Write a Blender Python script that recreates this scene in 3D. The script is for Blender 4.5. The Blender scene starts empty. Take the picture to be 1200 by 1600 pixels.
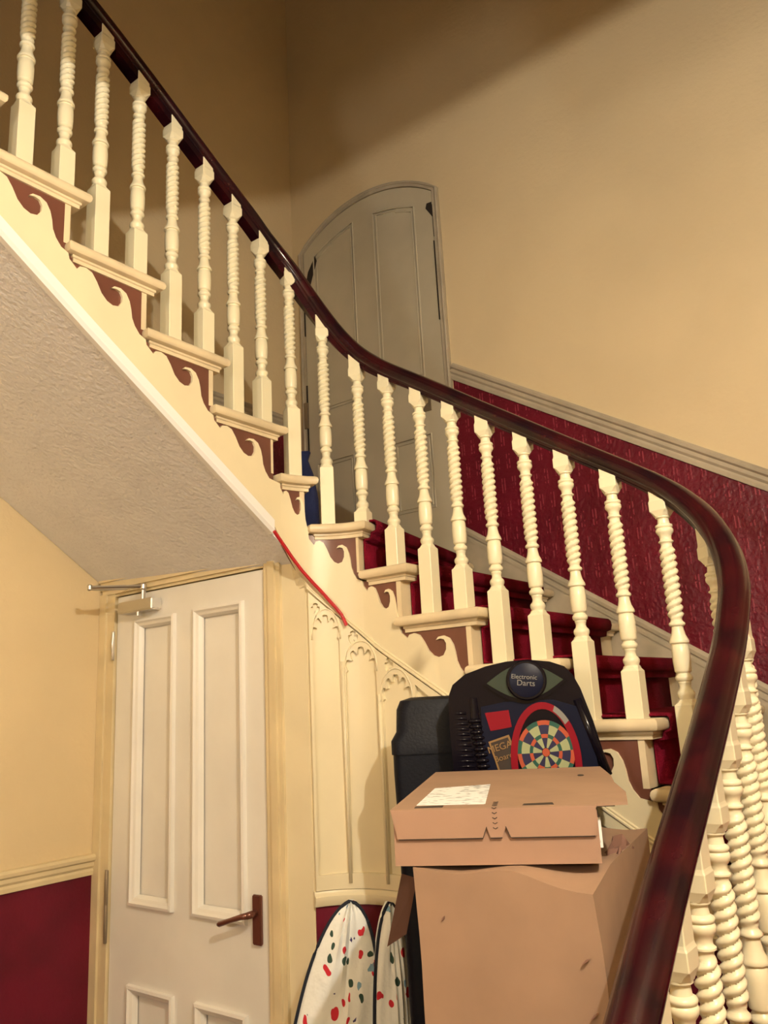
import bpy, bmesh, math, random
from math import sin, cos, pi, radians, sqrt, atan2
from mathutils import Vector, Matrix
from mathutils.geometry import delaunay_2d_cdt
random.seed(4)
S = bpy.context.scene
COL = S.collection

# ------------------------------------------------------------------ camera
PITCH, ROLL, YAW = radians(13.35), radians(2.97), radians(37.0)
cam_d = bpy.data.cameras.new('camera'); cam = bpy.data.objects.new('camera', cam_d); COL.objects.link(cam)
fv = Vector((-sin(YAW)*cos(PITCH), cos(YAW)*cos(PITCH), sin(PITCH)))
r0 = Vector((cos(YAW), sin(YAW), 0)); u0 = r0.cross(fv)
rv = cos(ROLL)*r0 - sin(ROLL)*u0; uv = sin(ROLL)*r0 + cos(ROLL)*u0
m = Matrix((rv, uv, -fv)).transposed().to_4x4(); m.translation = Vector((0, 0, 1.5))
cam.matrix_world = m
cam_d.sensor_fit = 'VERTICAL'; cam_d.sensor_height = 24; cam_d.sensor_width = 18
cam_d.lens = 1263/1600*24; cam_d.clip_start = .01
S.camera = cam
S.view_settings.view_transform = 'Standard'; S.view_settings.look = 'None'
S.view_settings.gamma = 1; S.view_settings.exposure = 0.12
# ------------------------------------------------------------------ light
w = bpy.data.worlds.new('hall_air'); S.world = w; w.use_nodes = True
w.node_tree.nodes['Background'].inputs[0].default_value = (1, .8, .55, 1)
w.node_tree.nodes['Background'].inputs[1].default_value = .0
def lamp(name, loc, power, col, r):
    d = bpy.data.lights.new(name, 'POINT'); d.energy = power; d.color = col; d.shadow_soft_size = r
    o = bpy.data.objects.new(name, d); o.location = loc; COL.objects.link(o); return o
lamp('hall_bulb', (.52, .25, 2.62), 108, (1, .94, .84), .016)
lamp('hall_back_fill', (-.7, -1.7, 1.95), 50, (1, .95, .88), .10)  # added fill light behind the camera; no lamp known there
lamp('upper_cool_fill', (-1.0, -.6, 4.6), 5, (.75, .85, 1), .10)  # added dim cool fill above the landing; no bulb known there

# ------------------------------------------------------------------ materials
def lk(nt, a, b): nt.links.new(a, b)
def mat(name, rgb, rough=.5, bump=None, var=0.0, varscale=3.0, coat=0.0, metal=0.0, rgb2=None, spec=.5):
    """bump = (scale, strength, distance)"""
    m = bpy.data.materials.new(name); m.use_nodes = True; nt = m.node_tree; n = nt.nodes
    b = n['Principled BSDF']; b.inputs['Roughness'].default_value = rough
    b.inputs['Base Color'].default_value = (*rgb, 1); b.inputs['Metallic'].default_value = metal
    b.inputs['Coat Weight'].default_value = coat; b.inputs['Specular IOR Level'].default_value = spec
    b.inputs['Coat Roughness'].default_value = .12
    tc = n.new('ShaderNodeTexCoord')
    if var > 0 or rgb2:
        ns = n.new('ShaderNodeTexNoise'); ns.inputs['Scale'].default_value = varscale; ns.inputs['Detail'].default_value = 5
        lk(nt, tc.outputs['Object'], ns.inputs['Vector'])
        cr = n.new('ShaderNodeValToRGB'); lk(nt, ns.outputs['Fac'], cr.inputs[0])
        c2 = rgb2 or tuple(c*(1-var) for c in rgb)
        cr.color_ramp.elements[0].position = .35; cr.color_ramp.elements[1].position = .62
        cr.color_ramp.elements[0].color = (*c2, 1); cr.color_ramp.elements[1].color = (*rgb, 1)
        lk(nt, cr.outputs[0], b.inputs['Base Color'])
    if bump:
        nb = n.new('ShaderNodeTexNoise'); nb.inputs['Scale'].default_value = bump[0]; nb.inputs['Detail'].default_value = 4
        lk(nt, tc.outputs['Object'], nb.inputs['Vector'])
        bp = n.new('ShaderNodeBump'); bp.inputs['Strength'].default_value = bump[1]; bp.inputs['Distance'].default_value = bump[2]
        lk(nt, nb.outputs['Fac'], bp.inputs['Height']); lk(nt, bp.outputs[0], b.inputs['Normal'])
    return m
M = {}
M['wall'] = mat('cream_wall_paint', (.76, .61, .365), .75, (55, .5, .004), .10, 1.6)
M['balu'] = mat('cream_gloss_paint', (.81, .75, .53), .32, (14, .15, .003), .06, 6)
M['string'] = mat('cream_string_paint', (.79, .70, .48), .38, (18, .2, .003), .07, 5)
M['white'] = mat('white_door_paint', (.82, .80, .74), .35, (25, .12, .002), .08, 4)
M['strip'] = mat('white_gloss_trim', (.85, .85, .84), .22)
M['soffit'] = mat('woodchip_plaster', (.80, .80, .81), .8, (75, .9, .006), .06, 8)
M['arch'] = mat('yellowed_architrave_paint', (.74, .62, .38), .38, (20, .2, .002), .14, 6)
M['door2'] = mat('grey_cream_door_paint', (.56, .50, .36), .45, (20, .2, .002), .12, 4)
M['skirt'] = mat('worn_grey_skirting_paint', (.50, .43, .31), .5, (30, .25, .002), .22, 9)
M['brown'] = mat('brown_bracket_paint', (.16, .06, .04), .33, (12, .15, .002), .25, 6)
M['tread'] = mat('cream_tread_paint', (.74, .62, .41), .38, (22, .2, .002), .16, 9)
M['carpet'] = mat('red_carpet_pile', (.20, .006, .022), .95, (260, .8, .004), .45, 11, spec=.1)
M['rail'] = mat('dark_mahogany', (.009, .0025, .005), .22, (9, .04, .001), 0, 12, coat=.16, rgb2=(.036, .004, .006), spec=.3)
M['dark'] = mat('dark_gap', (.02, .014, .01), .9)
M['card'] = mat('brown_cardboard', (.31, .195, .125), .8, (40, .15, .002), .14, 9)
M['card2'] = mat('brown_cardboard_pale', (.33, .20, .135), .8, (40, .15, .002), .10, 9)
M['cardin'] = mat('cardboard_inside', (.20, .10, .07), .85)
M['black'] = mat('black_plastic', (.005, .004, .008), .16, (60, .04, .001), spec=.22)
M['navy'] = mat('black_textured_case', (.003, .0045, .010), .5, (150, .4, .002), spec=.2)
M['chrome'] = mat('brushed_steel', (.62, .60, .56), .28, metal=1)
M['bronze'] = mat('brown_door_handle_metal', (.16, .055, .035), .3, metal=.4, coat=.4)
M['brass'] = mat('dull_brass', (.42, .30, .12), .4, metal=.8)
M['hinge'] = mat('tarnished_hinge', (.28, .22, .15), .5, metal=.6)
M['redcable'] = mat('red_cable', (.45, .012, .02), .4)
M['bluebag'] = mat('navy_blue_fabric', (.012, .022, .10), .85, (90, .6, .004), .3, 14)
M['label'] = None
M['piping'] = mat('navy_piping', (.005, .009, .022), .8)
M['redpanel'] = mat('toy_red_print', (.20, .005, .014), .4, spec=.2)
M['lens'] = mat('toy_grey_green_lens', (.035, .05, .04), .25, spec=.3)
M['gold'] = mat('toy_gold_print', (.24, .14, .05), .4)
M['tblue'] = mat('toy_blue_print', (.003, .005, .020), .4, spec=.2)
M['tgreen'] = mat('dart_green', (.012, .08, .06), .4)
M['tor'] = mat('dart_orange', (.38, .07, .03), .4)
M['tcream'] = mat('dart_cream', (.30, .33, .18), .4)
M['tpurple'] = mat('dart_indigo', (.016, .016, .06), .4)
M['tsilver'] = mat('toy_silver_print_and_glint', (.20, .20, .19), .4)
M['floor'] = mat('brown_hall_floor', (.16, .09, .05), .5, (10, .2, .002), .3, 3)
M['ink'] = mat('black_ink_and_slot_shade', (.03, .02, .015), .7)

def dado_mat():
    m = mat('crimson_embossed_dado', (.15, .005, .018), .40, None, .25, 5, spec=.35); nt = m.node_tree; n = nt.nodes; b = n['Principled BSDF']
    tc = n.new('ShaderNodeTexCoord'); sp = n.new('ShaderNodeSeparateXYZ'); lk(nt, tc.outputs['Object'], sp.inputs[0])
    ad = n.new('ShaderNodeMath'); ad.operation = 'ADD'; lk(nt, sp.outputs[0], ad.inputs[0]); lk(nt, sp.outputs[1], ad.inputs[1])
    cm = n.new('ShaderNodeCombineXYZ'); lk(nt, ad.outputs[0], cm.inputs[0]); lk(nt, sp.outputs[2], cm.inputs[1])
    mp = n.new('ShaderNodeMapping'); mp.inputs['Scale'].default_value = (1, 1, 1); lk(nt, cm.outputs[0], mp.inputs[0])
    def mth(op, a, b=None, c=None):
        q = n.new('ShaderNodeMath'); q.operation = op
        for k, v in enumerate((a, b, c)):
            if v is None: continue
            if isinstance(v, (int, float)): q.inputs[k].default_value = v
            else: lk(nt, v, q.inputs[k])
        return q.outputs[0]
    s2 = n.new('ShaderNodeSeparateXYZ'); lk(nt, mp.outputs[0], s2.inputs[0])
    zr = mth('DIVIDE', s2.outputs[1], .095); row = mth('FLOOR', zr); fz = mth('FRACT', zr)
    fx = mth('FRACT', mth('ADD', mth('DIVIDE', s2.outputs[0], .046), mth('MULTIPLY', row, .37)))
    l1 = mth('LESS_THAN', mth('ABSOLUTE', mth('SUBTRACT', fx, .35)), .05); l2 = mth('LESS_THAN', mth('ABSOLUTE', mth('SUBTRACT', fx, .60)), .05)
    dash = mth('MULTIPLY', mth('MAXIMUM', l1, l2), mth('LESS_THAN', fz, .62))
    ns = n.new('ShaderNodeTexNoise'); ns.inputs['Scale'].default_value = 60; lk(nt, tc.outputs['Object'], ns.inputs['Vector'])
    mu = n.new('ShaderNodeMath'); mu.operation = 'MULTIPLY_ADD'; lk(nt, dash, mu.inputs[0]); mu.inputs[1].default_value = 1.6; 
    m2 = n.new('ShaderNodeMath'); m2.operation = 'MULTIPLY'; lk(nt, ns.outputs['Fac'], m2.inputs[0]); m2.inputs[1].default_value = .7; lk(nt, m2.outputs[0], mu.inputs[2])
    bp = n.new('ShaderNodeBump'); bp.inputs['Strength'].default_value = .9; bp.inputs['Distance'].default_value = .006
    lk(nt, mu.outputs[0], bp.inputs['Height']); lk(nt, bp.outputs[0], b.inputs['Normal'])
    src = b.inputs['Base Color'].links[0].from_socket
    mx = n.new('ShaderNodeMix'); mx.data_type = 'RGBA'; lk(nt, mth('MULTIPLY', dash, mth('GREATER_THAN', ns.outputs['Fac'], .48)), mx.inputs['Factor']); lk(nt, src, mx.inputs['A']); mx.inputs['B'].default_value = (.27, .035, .055, 1); lk(nt, mx.outputs['Result'], b.inputs['Base Color'])  # highlights of the embossing put into the colour as lighter dashes
    return m
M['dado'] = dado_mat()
M['dadoplain'] = mat('crimson_plain_dado', (.13, .005, .020), .5, (90, .4, .003), .3, 6, spec=.3)

def label_mat():
    m = mat('printed_label_paper', (.86, .88, .86), .4); nt = m.node_tree; n = nt.nodes; b = n['Principled BSDF']
    tc = n.new('ShaderNodeTexCoord'); mp = n.new('ShaderNodeMapping'); mp.inputs['Scale'].default_value = (60, 160, 60)
    lk(nt, tc.outputs['Object'], mp.inputs[0])
    v = n.new('ShaderNodeTexNoise'); v.inputs['Scale'].default_value = 1; v.inputs['Detail'].default_value = 2; lk(nt, mp.outputs[0], v.inputs['Vector'])
    cr = n.new('ShaderNodeValToRGB'); cr.color_ramp.elements[0].position = .34; cr.color_ramp.elements[1].position = .44
    cr.color_ramp.elements[0].color = (.25, .27, .27, 1); cr.color_ramp.elements[1].color = (.88, .90, .88, 1)
    lk(nt, v.outputs['Fac'], cr.inputs[0]); lk(nt, cr.outputs[0], b.inputs['Base Color']); return m
M['label'] = label_mat()

def cover_mat():
    m = mat('white_cover_with_motifs', (.78, .80, .76), .8, (12, .6, .02)); nt = m.node_tree; n = nt.nodes; b = n['Principled BSDF']
    tc = n.new('ShaderNodeTexCoord')
    last = None
    wn = n.new('ShaderNodeTexNoise'); wn.inputs['Scale'].default_value = 16; lk(nt, tc.outputs['Object'], wn.inputs['Vector'])
    wa = n.new('ShaderNodeVectorMath'); wa.operation = 'MULTIPLY_ADD'; lk(nt, wn.outputs['Color'], wa.inputs[0]); wa.inputs[1].default_value = (.055, .055, .055); lk(nt, tc.outputs['Object'], wa.inputs[2])
    base = n.new('ShaderNodeRGB'); base.outputs[0].default_value = (.80, .82, .78, 1); last = base.outputs[0]
    for k, (col, sc, th) in enumerate((((.55, .015, .03, 1), 30, .26), ((.20, .36, .48, 1), 25, .27), ((.03, .07, .05, 1), 33, .22), ((.05, .04, .14, 1), 24, .2))):
        mp = n.new('ShaderNodeMapping'); mp.inputs['Location'].default_value = (k*3.3, k*1.7, k*.9); lk(nt, wa.outputs[0], mp.inputs[0])
        mp.inputs['Scale'].default_value = (1, 1, .62)
        v = n.new('ShaderNodeTexVoronoi'); v.inputs['Scale'].default_value = sc; lk(nt, mp.outputs[0], v.inputs['Vector'])
        v.distance = 'MANHATTAN' if k % 2 else 'EUCLIDEAN'
        ct = n.new('ShaderNodeSeparateColor'); lk(nt, v.outputs['Color'], ct.inputs[0])
        lt = n.new('ShaderNodeMath'); lt.operation = 'LESS_THAN'; lk(nt, v.outputs['Distance'], lt.inputs[0]); lt.inputs[1].default_value = th
        g = n.new('ShaderNodeMath'); g.operation = 'LESS_THAN'; lk(nt, ct.outputs[0], g.inputs[0]); g.inputs[1].default_value = .62
        a = n.new('ShaderNodeMath'); a.operation = 'MULTIPLY'; lk(nt, lt.outputs[0], a.inputs[0]); lk(nt, g.outputs[0], a.inputs[1])
        mx = n.new('ShaderNodeMix'); mx.data_type = 'RGBA'; lk(nt, a.outputs[0], mx.inputs['Factor']); lk(nt, last, mx.inputs['A']); mx.inputs['B'].default_value = col
        last = mx.outputs['Result']
    lk(nt, last, b.inputs['Base Color']); return m
M['cover'] = cover_mat()

# ------------------------------------------------------------------ helpers
def obj(name, bm, m, parent=None, smooth=False, loc=None):
    me = bpy.data.meshes.new(name)
    bmesh.ops.recalc_face_normals(bm, faces=bm.faces[:])
    bm.to_mesh(me); bm.free()
    if smooth:
        for p in me.polygons: p.use_smooth = True
    o = bpy.data.objects.new(name, me); COL.objects.link(o)
    for mm in (m if isinstance(m, (list, tuple)) else [m]): me.materials.append(mm)
    if parent: o.parent = parent
    if loc: o.location = loc
    return o
def autosm(o, ang=35):
    me = o.data
    for p in me.polygons: p.use_smooth = True
    bm = bmesh.new(); bm.from_mesh(me)
    for e in bm.edges:
        if len(e.link_faces) == 2 and e.calc_face_angle(0) > radians(ang): e.smooth = False
    bm.to_mesh(me); bm.free(); return o
def thing(name, label=None, cat=None, loc=(0, 0, 0), kind=None, group=None):
    o = bpy.data.objects.new(name, None); o.location = loc; COL.objects.link(o); o.empty_display_size = .05
    return tag(o, label, cat, kind, group)
def tag(o, label=None, cat=None, kind=None, group=None):
    if label: o['label'] = label
    if cat: o['category'] = cat
    if kind: o['kind'] = kind
    if group: o['group'] = group
    return o
def box(bm, a, b, mi=0):
    x0, y0, z0 = a; x1, y1, z1 = b
    v = [bm.verts.new(p) for p in ((x0,y0,z0),(x1,y0,z0),(x1,y1,z0),(x0,y1,z0),(x0,y0,z1),(x1,y0,z1),(x1,y1,z1),(x0,y1,z1))]
    for f in ((0,3,2,1),(4,5,6,7),(0,1,5,4),(1,2,6,5),(2,3,7,6),(3,0,4,7)):
        bm.faces.new([v[i] for i in f]).material_index = mi
    return v
def bxo(name, a, b, m, parent=None, bev=0):
    bm = bmesh.new(); box(bm, a, b)
    if bev: bmesh.ops.bevel(bm, geom=bm.edges[:], offset=bev, segments=2, affect='EDGES')
    return obj(name, bm, m, parent)
def tube(bm, pts, r, n=10, closed=False, caps=True):
    pts = [Vector(p) for p in pts]; rings = []
    N = len(pts)
    for i, p in enumerate(pts):
        a = pts[(i-1) % N] if (closed or i > 0) else p
        b = pts[(i+1) % N] if (closed or i < N-1) else p
        t = (b-a).normalized(); up = Vector((0, 0, 1)) if abs(t.z) < .9 else Vector((0, 1, 0))
        s = t.cross(up).normalized(); q = s.cross(t)
        rr = r[i] if isinstance(r, (list, tuple)) else r
        rings.append([bm.verts.new(p + s*cos(2*pi*k/n)*rr + q*sin(2*pi*k/n)*rr) for k in range(n)])
    for i in range(N if closed else N-1):
        A, B = rings[i], rings[(i+1) % N]
        for k in range(n): bm.faces.new((A[k], A[(k+1) % n], B[(k+1) % n], B[k]))
    if caps and not closed: bm.faces.new(rings[0][::-1]); bm.faces.new(rings[-1])
def lathe(bm, prof, n=20, c=(0, 0, 0), ax='z'):
    rings = []
    for r, z in prof:
        ring = []
        for k in range(n):
            a = 2*pi*k/n; x, y = r*cos(a), r*sin(a)
            p = (x, y, z) if ax == 'z' else ((x, z, y) if ax == 'y' else (z, x, y))
            ring.append(bm.verts.new((p[0]+c[0], p[1]+c[1], p[2]+c[2])))
        rings.append(ring)
    for A, B in zip(rings, rings[1:]):
        for k in range(n): bm.faces.new((A[k], A[(k+1) % n], B[(k+1) % n], B[k]))
    bm.faces.new(rings[0][::-1]); bm.faces.new(rings[-1])
def inside(p, loop):
    x, y = p; r = False; n = len(loop)
    for k in range(n):
        (xa, ya), (xb, yb) = loop[k][:2], loop[(k+1) % n][:2]
        if (ya > y) != (yb > y) and x < (xb-xa)*(y-ya)/(yb-ya)+xa: r = not r
    return r
def tris(outline, holes=()):
    vs, es = [], []
    for loop in [outline]+list(holes):
        s = len(vs); vs.extend(Vector(p[:2]) for p in loop); k = len(loop)
        es.extend((s+i, s+(i+1) % k) for i in range(k))
    r = delaunay_2d_cdt(vs, es, [], 0, 1e-6); V = [tuple(v) for v in r[0]]; F = []
    for f in r[2]:
        c = (sum(V[i][0] for i in f)/len(f), sum(V[i][1] for i in f)/len(f))
        if inside(c, outline) and not any(inside(c, h) for h in holes): F.append(tuple(f))
    return V, F
def plate(bm, outline, holes, to3, t0, t1, cuts=(), mi=0):
    """flat outline (a,b) with holes, cut at the listed a values so it can bend, mapped by to3(a,b,t) for both faces"""
    vs, fs = tris(outline, holes)
    tb = bmesh.new(); vv = [tb.verts.new((p[0], p[1], 0)) for p in vs]
    for f in fs:
        try: tb.faces.new([vv[i] for i in f])
        except ValueError: pass
    for c in cuts:
        bmesh.ops.bisect_plane(tb, geom=tb.verts[:]+tb.edges[:]+tb.faces[:], plane_co=(c, 0, 0), plane_no=(1, 0, 0), dist=1e-6)
    tb.verts.index_update()
    V0 = {v.index: bm.verts.new(to3(v.co.x, v.co.y, t0)) for v in tb.verts}
    V1 = {v.index: bm.verts.new(to3(v.co.x, v.co.y, t1)) for v in tb.verts}
    for f in tb.faces:
        ids = [v.index for v in f.verts]
        bm.faces.new([V0[i] for i in ids]).material_index = mi; bm.faces.new([V1[i] for i in ids[::-1]]).material_index = mi
    for e in tb.edges:
        if len(e.link_faces) == 1:
            a, b = e.verts[0].index, e.verts[1].index
            bm.faces.new((V0[a], V0[b], V1[b], V1[a])).material_index = mi
    tb.free()
def text_mesh(name, body, size, m, parent, mw, ext=.0006):
    c = bpy.data.curves.new(name, 'FONT'); c.body = body; c.size = size; c.extrude = ext; c.align_x = 'CENTER'; c.align_y = 'CENTER'
    t = bpy.data.objects.new(name+'_tmp', c); COL.objects.link(t)
    bpy.context.view_layer.update()
    me = bpy.data.meshes.new_from_object(t.evaluated_get(bpy.context.evaluated_depsgraph_get()))
    bpy.data.objects.remove(t); me.materials.clear(); me.materials.append(m)
    o = bpy.data.objects.new(name, me); COL.objects.link(o); me.transform(mw)
    if parent: o.parent = parent
    return o

# ------------------------------------------------------------------ plan of the stair well
RI = .2; YB = 1.8
U1, U2, U3, U4 = 1.6, 1.6+RI*pi/2, 1.6+RI*pi/2+.77, 1.6+RI*pi+.77
def P(u, d, z=0.0):
    R = RI+d
    if u < U1: return Vector((-1.6-d, u, z))
    if u < U2: a = (u-U1)/RI; return Vector((-1.4-R*cos(a), 1.6+R*sin(a), z))
    if u < U3: return Vector((-1.4+u-U2, YB+d, z))
    if u < U4: a = (u-U3)/RI; return Vector((-.63+R*sin(a), 1.6+R*cos(a), z))
    return Vector((-.43+d, 1.6-(u-U4), z))
def T(u): return (P(u+.004, 0)-P(u-.004, 0)).normalized()
RISE = .145
# nosing positions along the inner string, top of the stair first
NOS = [(.10, 3.325), (.32, 3.18), (.54, 3.035), (.76, 2.89), (.98, 2.745), (1.20, 2.60), (1.42, 2.455), (1.645, 2.31), (1.748, 2.165), (1.905, 2.02),
       (2.044, 1.875), (2.26, 1.73), (2.47, 1.585), (2.68, 1.44), (2.81, 1.295), (2.93, 1.15), (3.05, 1.005), (3.26, .86), (3.47, .715), (3.68, .57),
       (3.89, .425), (4.10, .28), (4.31, .135)]
LX, BY, RX = -2.57, 2.74, .62          # left wall, back wall, right wall
OUT = {1.645: (LX, 1.70), 1.748: (LX, 2.20), 1.905: (-1.62, BY), 2.044: (-1.29, BY), 2.81: (-.30, BY), 2.93: (RX, 2.45), 3.05: (RX, 1.62)}
def outer(u):
    if u in OUT: return Vector((*OUT[u], 0))
    if u <= U1: return Vector((LX, u, 0))
    if u <= U3: return Vector((P(u, 0).x, BY, 0))
    return Vector((RX, P(u, 0).y, 0))
cuts_all = [U1+k*.314159/10 for k in range(11)] + [U3+k*.314159/10 for k in range(11)]

RAILPTS = [(-.1, 3.98), (.3, 3.735), (.6, 3.555), (.80, 3.435), (.964, 3.342), (1.043, 3.299), (1.179, 3.216), (1.326, 3.122), (1.448, 3.046), (1.578, 2.968), (1.667, 2.896), (1.721, 2.815),
           (1.78, 2.705), (1.822, 2.63), (1.857, 2.578), (1.905, 2.525), (1.963, 2.480), (2.076, 2.406), (2.182, 2.334), (2.28, 2.266), (2.373, 2.203),
           (2.46, 2.143), (2.542, 2.088), (2.619, 2.036), (2.692, 1.988), (2.742, 1.946), (2.799, 1.890), (2.849, 1.834), (2.89, 1.783), (2.96, 1.688), (3.047, 1.585),
           (3.196, 1.475), (3.304, 1.401), (3.397, 1.339), (3.488, 1.280), (3.564, 1.228), (3.665, 1.152), (3.9, .99), (4.2, .785), (4.4, .65)]
def rail_z(u):
    for (a, za), (b, zb) in zip(RAILPTS, RAILPTS[1:]):
        if a <= u <= b: return za+(zb-za)*(u-a)/(b-a)
    return RAILPTS[-1][1]
def rail_s(u): return sum(rail_z(u+k*.02) for k in (-2, -1, 0, 1, 2))/5
def stringline(u):
    """top edge of the white strip / rake moulding under the string"""
    return 2.218 + .655*(1.307-u) if u < 1.6 else (2.026 - .70*(u-1.6) if u < 1.92 else 1.802-.147 - .62*(u-1.92)) if u < 1.92 else 1.655-.655*(u-1.92)

# ------------------------------------------------------------------ room shell
def structure(o): o['kind'] = 'structure'; return o
structure(bxo('floor', (LX-.1, -2.7, -.11), (RX+.1, BY+.1, -.01), M['floor']))
FL = -.01
# left wall: red below z 1.0 (front of the cupboard wall) and below 2.80 (on the stair)
structure(bxo('wall_left', (LX-.12, -2.7, FL), (LX, BY+.12, 5.7), M['wall']))
structure(bxo('wall_back', (LX, BY, FL), (RX+.12, BY+.12, 5.7), M['wall']))
structure(bxo('wall_right', (RX, -2.7, FL), (RX+.12, BY, 5.7), M['wall']))
structure(bxo('wall_front', (LX, -2.7, FL), (RX, -2.6, 5.7), M['wall']))
structure(bxo('ceiling', (LX, -2.6, 5.6), (RX, BY, 5.7), M['wall']))
bm = bmesh.new(); box(bm, (-.9, -2.6, 2.95), (RX, .805, 3.30)); box(bm, (-1.6, -2.6, 2.95), (-.9, .05, 3.30)); box(bm, (LX, -2.6, 2.95), (-1.6, -.02, 3.18))
structure(obj('ceiling_hall', bm, M['wall']))
# painted dado areas (raised paper)
bm = bmesh.new(); box(bm, (LX, -2.6, FL), (LX+.003, 1.7, 1.0)); structure(obj('wall_left_lower_dado', bm, M['dadoplain']))
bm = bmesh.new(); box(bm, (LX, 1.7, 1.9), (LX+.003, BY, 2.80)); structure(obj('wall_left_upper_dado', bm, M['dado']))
def dado_top(x): return 2.855 - .6315*(x+1.67)
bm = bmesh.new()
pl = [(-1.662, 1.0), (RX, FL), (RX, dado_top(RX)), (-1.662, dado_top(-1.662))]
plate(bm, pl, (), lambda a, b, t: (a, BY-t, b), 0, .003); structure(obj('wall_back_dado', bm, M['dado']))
def bar_profile(bm, p0, p1, prof, nrm):
    """extrude a (out, up) profile from p0 to p1"""
    p0, p1, nrm = Vector(p0), Vector(p1), Vector(nrm)
    d = (p1-p0).normalized(); up = d.cross(nrm).normalized()
    if up.z < 0: up = -up
    A = [bm.verts.new(p0+nrm*a+up*b) for a, b in prof]; B = [bm.verts.new(p1+nrm*a+up*b) for a, b in prof]
    k = len(prof)
    for i in range(k): bm.faces.new((A[i], A[(i+1) % k], B[(i+1) % k], B[i]))
    bm.faces.new(A); bm.faces.new(B)
DADO = [(0, -.033), (.010, -.033), (.012, -.020), (.010, -.012), (.016, -.004), (.016, .008), (.024, .014), (.026, .024), (.020, .032), (0, .034)]
bm = bmesh.new(); bar_profile(bm, (LX, -2.6, 1.03), (LX, 1.7, 1.03), DADO, (1, 0, 0)); structure(obj('trim_1', bm, M['arch']))
bm = bmesh.new(); bar_profile(bm, (LX, 1.78, 2.83), (LX, BY, 2.83), DADO, (1, 0, 0)); structure(obj('trim_2', bm, M['skirt']))
bm = bmesh.new(); bar_profile(bm, (-1.665, BY, dado_top(-1.665)), (RX, BY, dado_top(RX)), DADO, (0, -1, 0)); structure(obj('trim_3', bm, M['skirt']))
def skirt_top(x): return 2.155 - .655*(x+1.622)
bm = bmesh.new()
plate(bm, [(-1.66, 1.6), (.3, .35), (.3, skirt_top(.3)), (-1.66, skirt_top(-1.66))], (), lambda a, b, t: (a, BY-.003-t, b), 0, .014)
bar_profile(bm, (-1.66, BY-.017, skirt_top(-1.66)-.012), (.3, BY-.017, skirt_top(.3)-.012), [(0, -.012), (.006, -.012), (.008, 0), (.003, .010), (0, .012)], (0, -1, 0))
bar_profile(bm, (-1.66, BY-.017, skirt_top(-1.66)-.045), (.3, BY-.017, skirt_top(.3)-.045), [(0, -.006), (.004, -.006), (.004, .006), (0, .006)], (0, -1, 0))
structure(obj('baseboard_back', bm, M['skirt']))

# ------------------------------------------------------------------ spandrel (curved panelled wall under the string)
def Pd(a, b, t): return P(a, -t, b)
cutsf = [c for c in cuts_all]
UEND = 4.35
bm = bmesh.new()
us = [1.69+k*.0 for k in range(1)]
def rake(u): return 1.655-.655*(u-1.92) if u > 1.92 else 1.655+.83*(1.92-u) if u > 1.70 else 1.838+.75*(1.70-u)
usamp = [1.705, 1.74, 1.78, 1.81, 1.85, 1.9, 1.95, 2.1, 2.4, 2.7, 2.9, 3.2, 3.6, 4.0, 4.35]
up_line = [(u, max(rake(u)+.02, FL+.05)) for u in usamp]
low = [(UEND, 1.03 if rake(UEND) > 1.1 else FL), (1.705, FL)]
plate(bm, up_line + [(UEND, FL), (1.705, FL)], (), lambda a, b, t: P(a, t, b), 0.0, .03, cutsf)
w_sp = structure(autosm(obj('wall_stairwell', bm, M['string'])))
# red dado area on it with its small rail
bm = bmesh.new()
plate(bm, [(1.705, FL), (2.9, FL), (2.9, .99), (1.705, .99)], (), lambda a, b, t: P(a, -t, b), 0.0, .003, cutsf)
structure(obj('wall_stairwell_dado', bm, M['dadoplain']))
def sweep_curve(bm, us, zf, prof):
    """prof: (out toward the well, up)"""
    rings = [[bm.verts.new(P(u, -a, zf(u)+b)) for a, b in prof] for u in us]
    k = len(prof)
    for A, B in zip(rings, rings[1:]):
        for i in range(k): bm.faces.new((A[i], A[(i+1) % k], B[(i+1) % k], B[i]))
    bm.faces.new(rings[0]); bm.faces.new(rings[-1])
def ur(a, b, st=.03):
    n = max(2, int((b-a)/st)); return [a+(b-a)*k/n for k in range(n+1)]
bm = bmesh.new(); sweep_curve(bm, ur(1.70, 2.9), lambda u: 1.01, [(0, -.018), (.012, -.018), (.018, -.006), (.018, .006), (.010, .012), (.008, .018), (0, .02)])
structure(autosm(obj('trim_4', bm, M['string'])))
# gothic tracery relief
MUL = [1.705, 1.803, 1.918, 2.033, 2.118]
mw_ = .009
def arc(cx, cy, r, a0, a1, n=8, sx=1): return [(cx+sx*r*cos(radians(a0+(a1-a0)*k/n)), cy+r*sin(radians(a0+(a1-a0)*k/n))) for k in range(n+1)]
def cusp_window(a, b, zb, zs):
    """window light with a five-foiled cusped head, from sill zb to springing zs"""
    c = (a+b)/2; h = (b-a)/2; P_ = [(a, zb), (b, zb)]
    for k in range(0, 61):
        th = 3*k; ct, st = cos(radians(th)), sin(radians(th))
        r = 1.0
        for q, dpt in ((38, .30), (71, .27), (109, .27), (142, .30), (6, .16), (174, .16)): r -= dpt*math.exp(-((th-q)/5.5)**2)
        P_.append((c+h*ct*r*.995, zs+.066*st*r+.004*(1 if st > .2 else 0)))
    return P_
def trefoil(cx, cz, s):
    P_ = []
    for k in range(48):
        th = 7.5*k; r = 1.0
        for q in (35, 145, 270): 
            dd = abs((th-q+180) % 360-180); r -= .48*math.exp(-(dd/13)**2)
        ex = 1.35 if 180 < th < 270 else 1.0
        P_.append((cx+s*r*cos(radians(th))*.95, cz+s*r*ex*sin(radians(th))))
    return P_
ZSS = (1.686, 1.590, 1.507); TRF = ((1.727, 1.776), (1.838, 1.690), (1.955, 1.606))
bm = bmesh.new()
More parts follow.
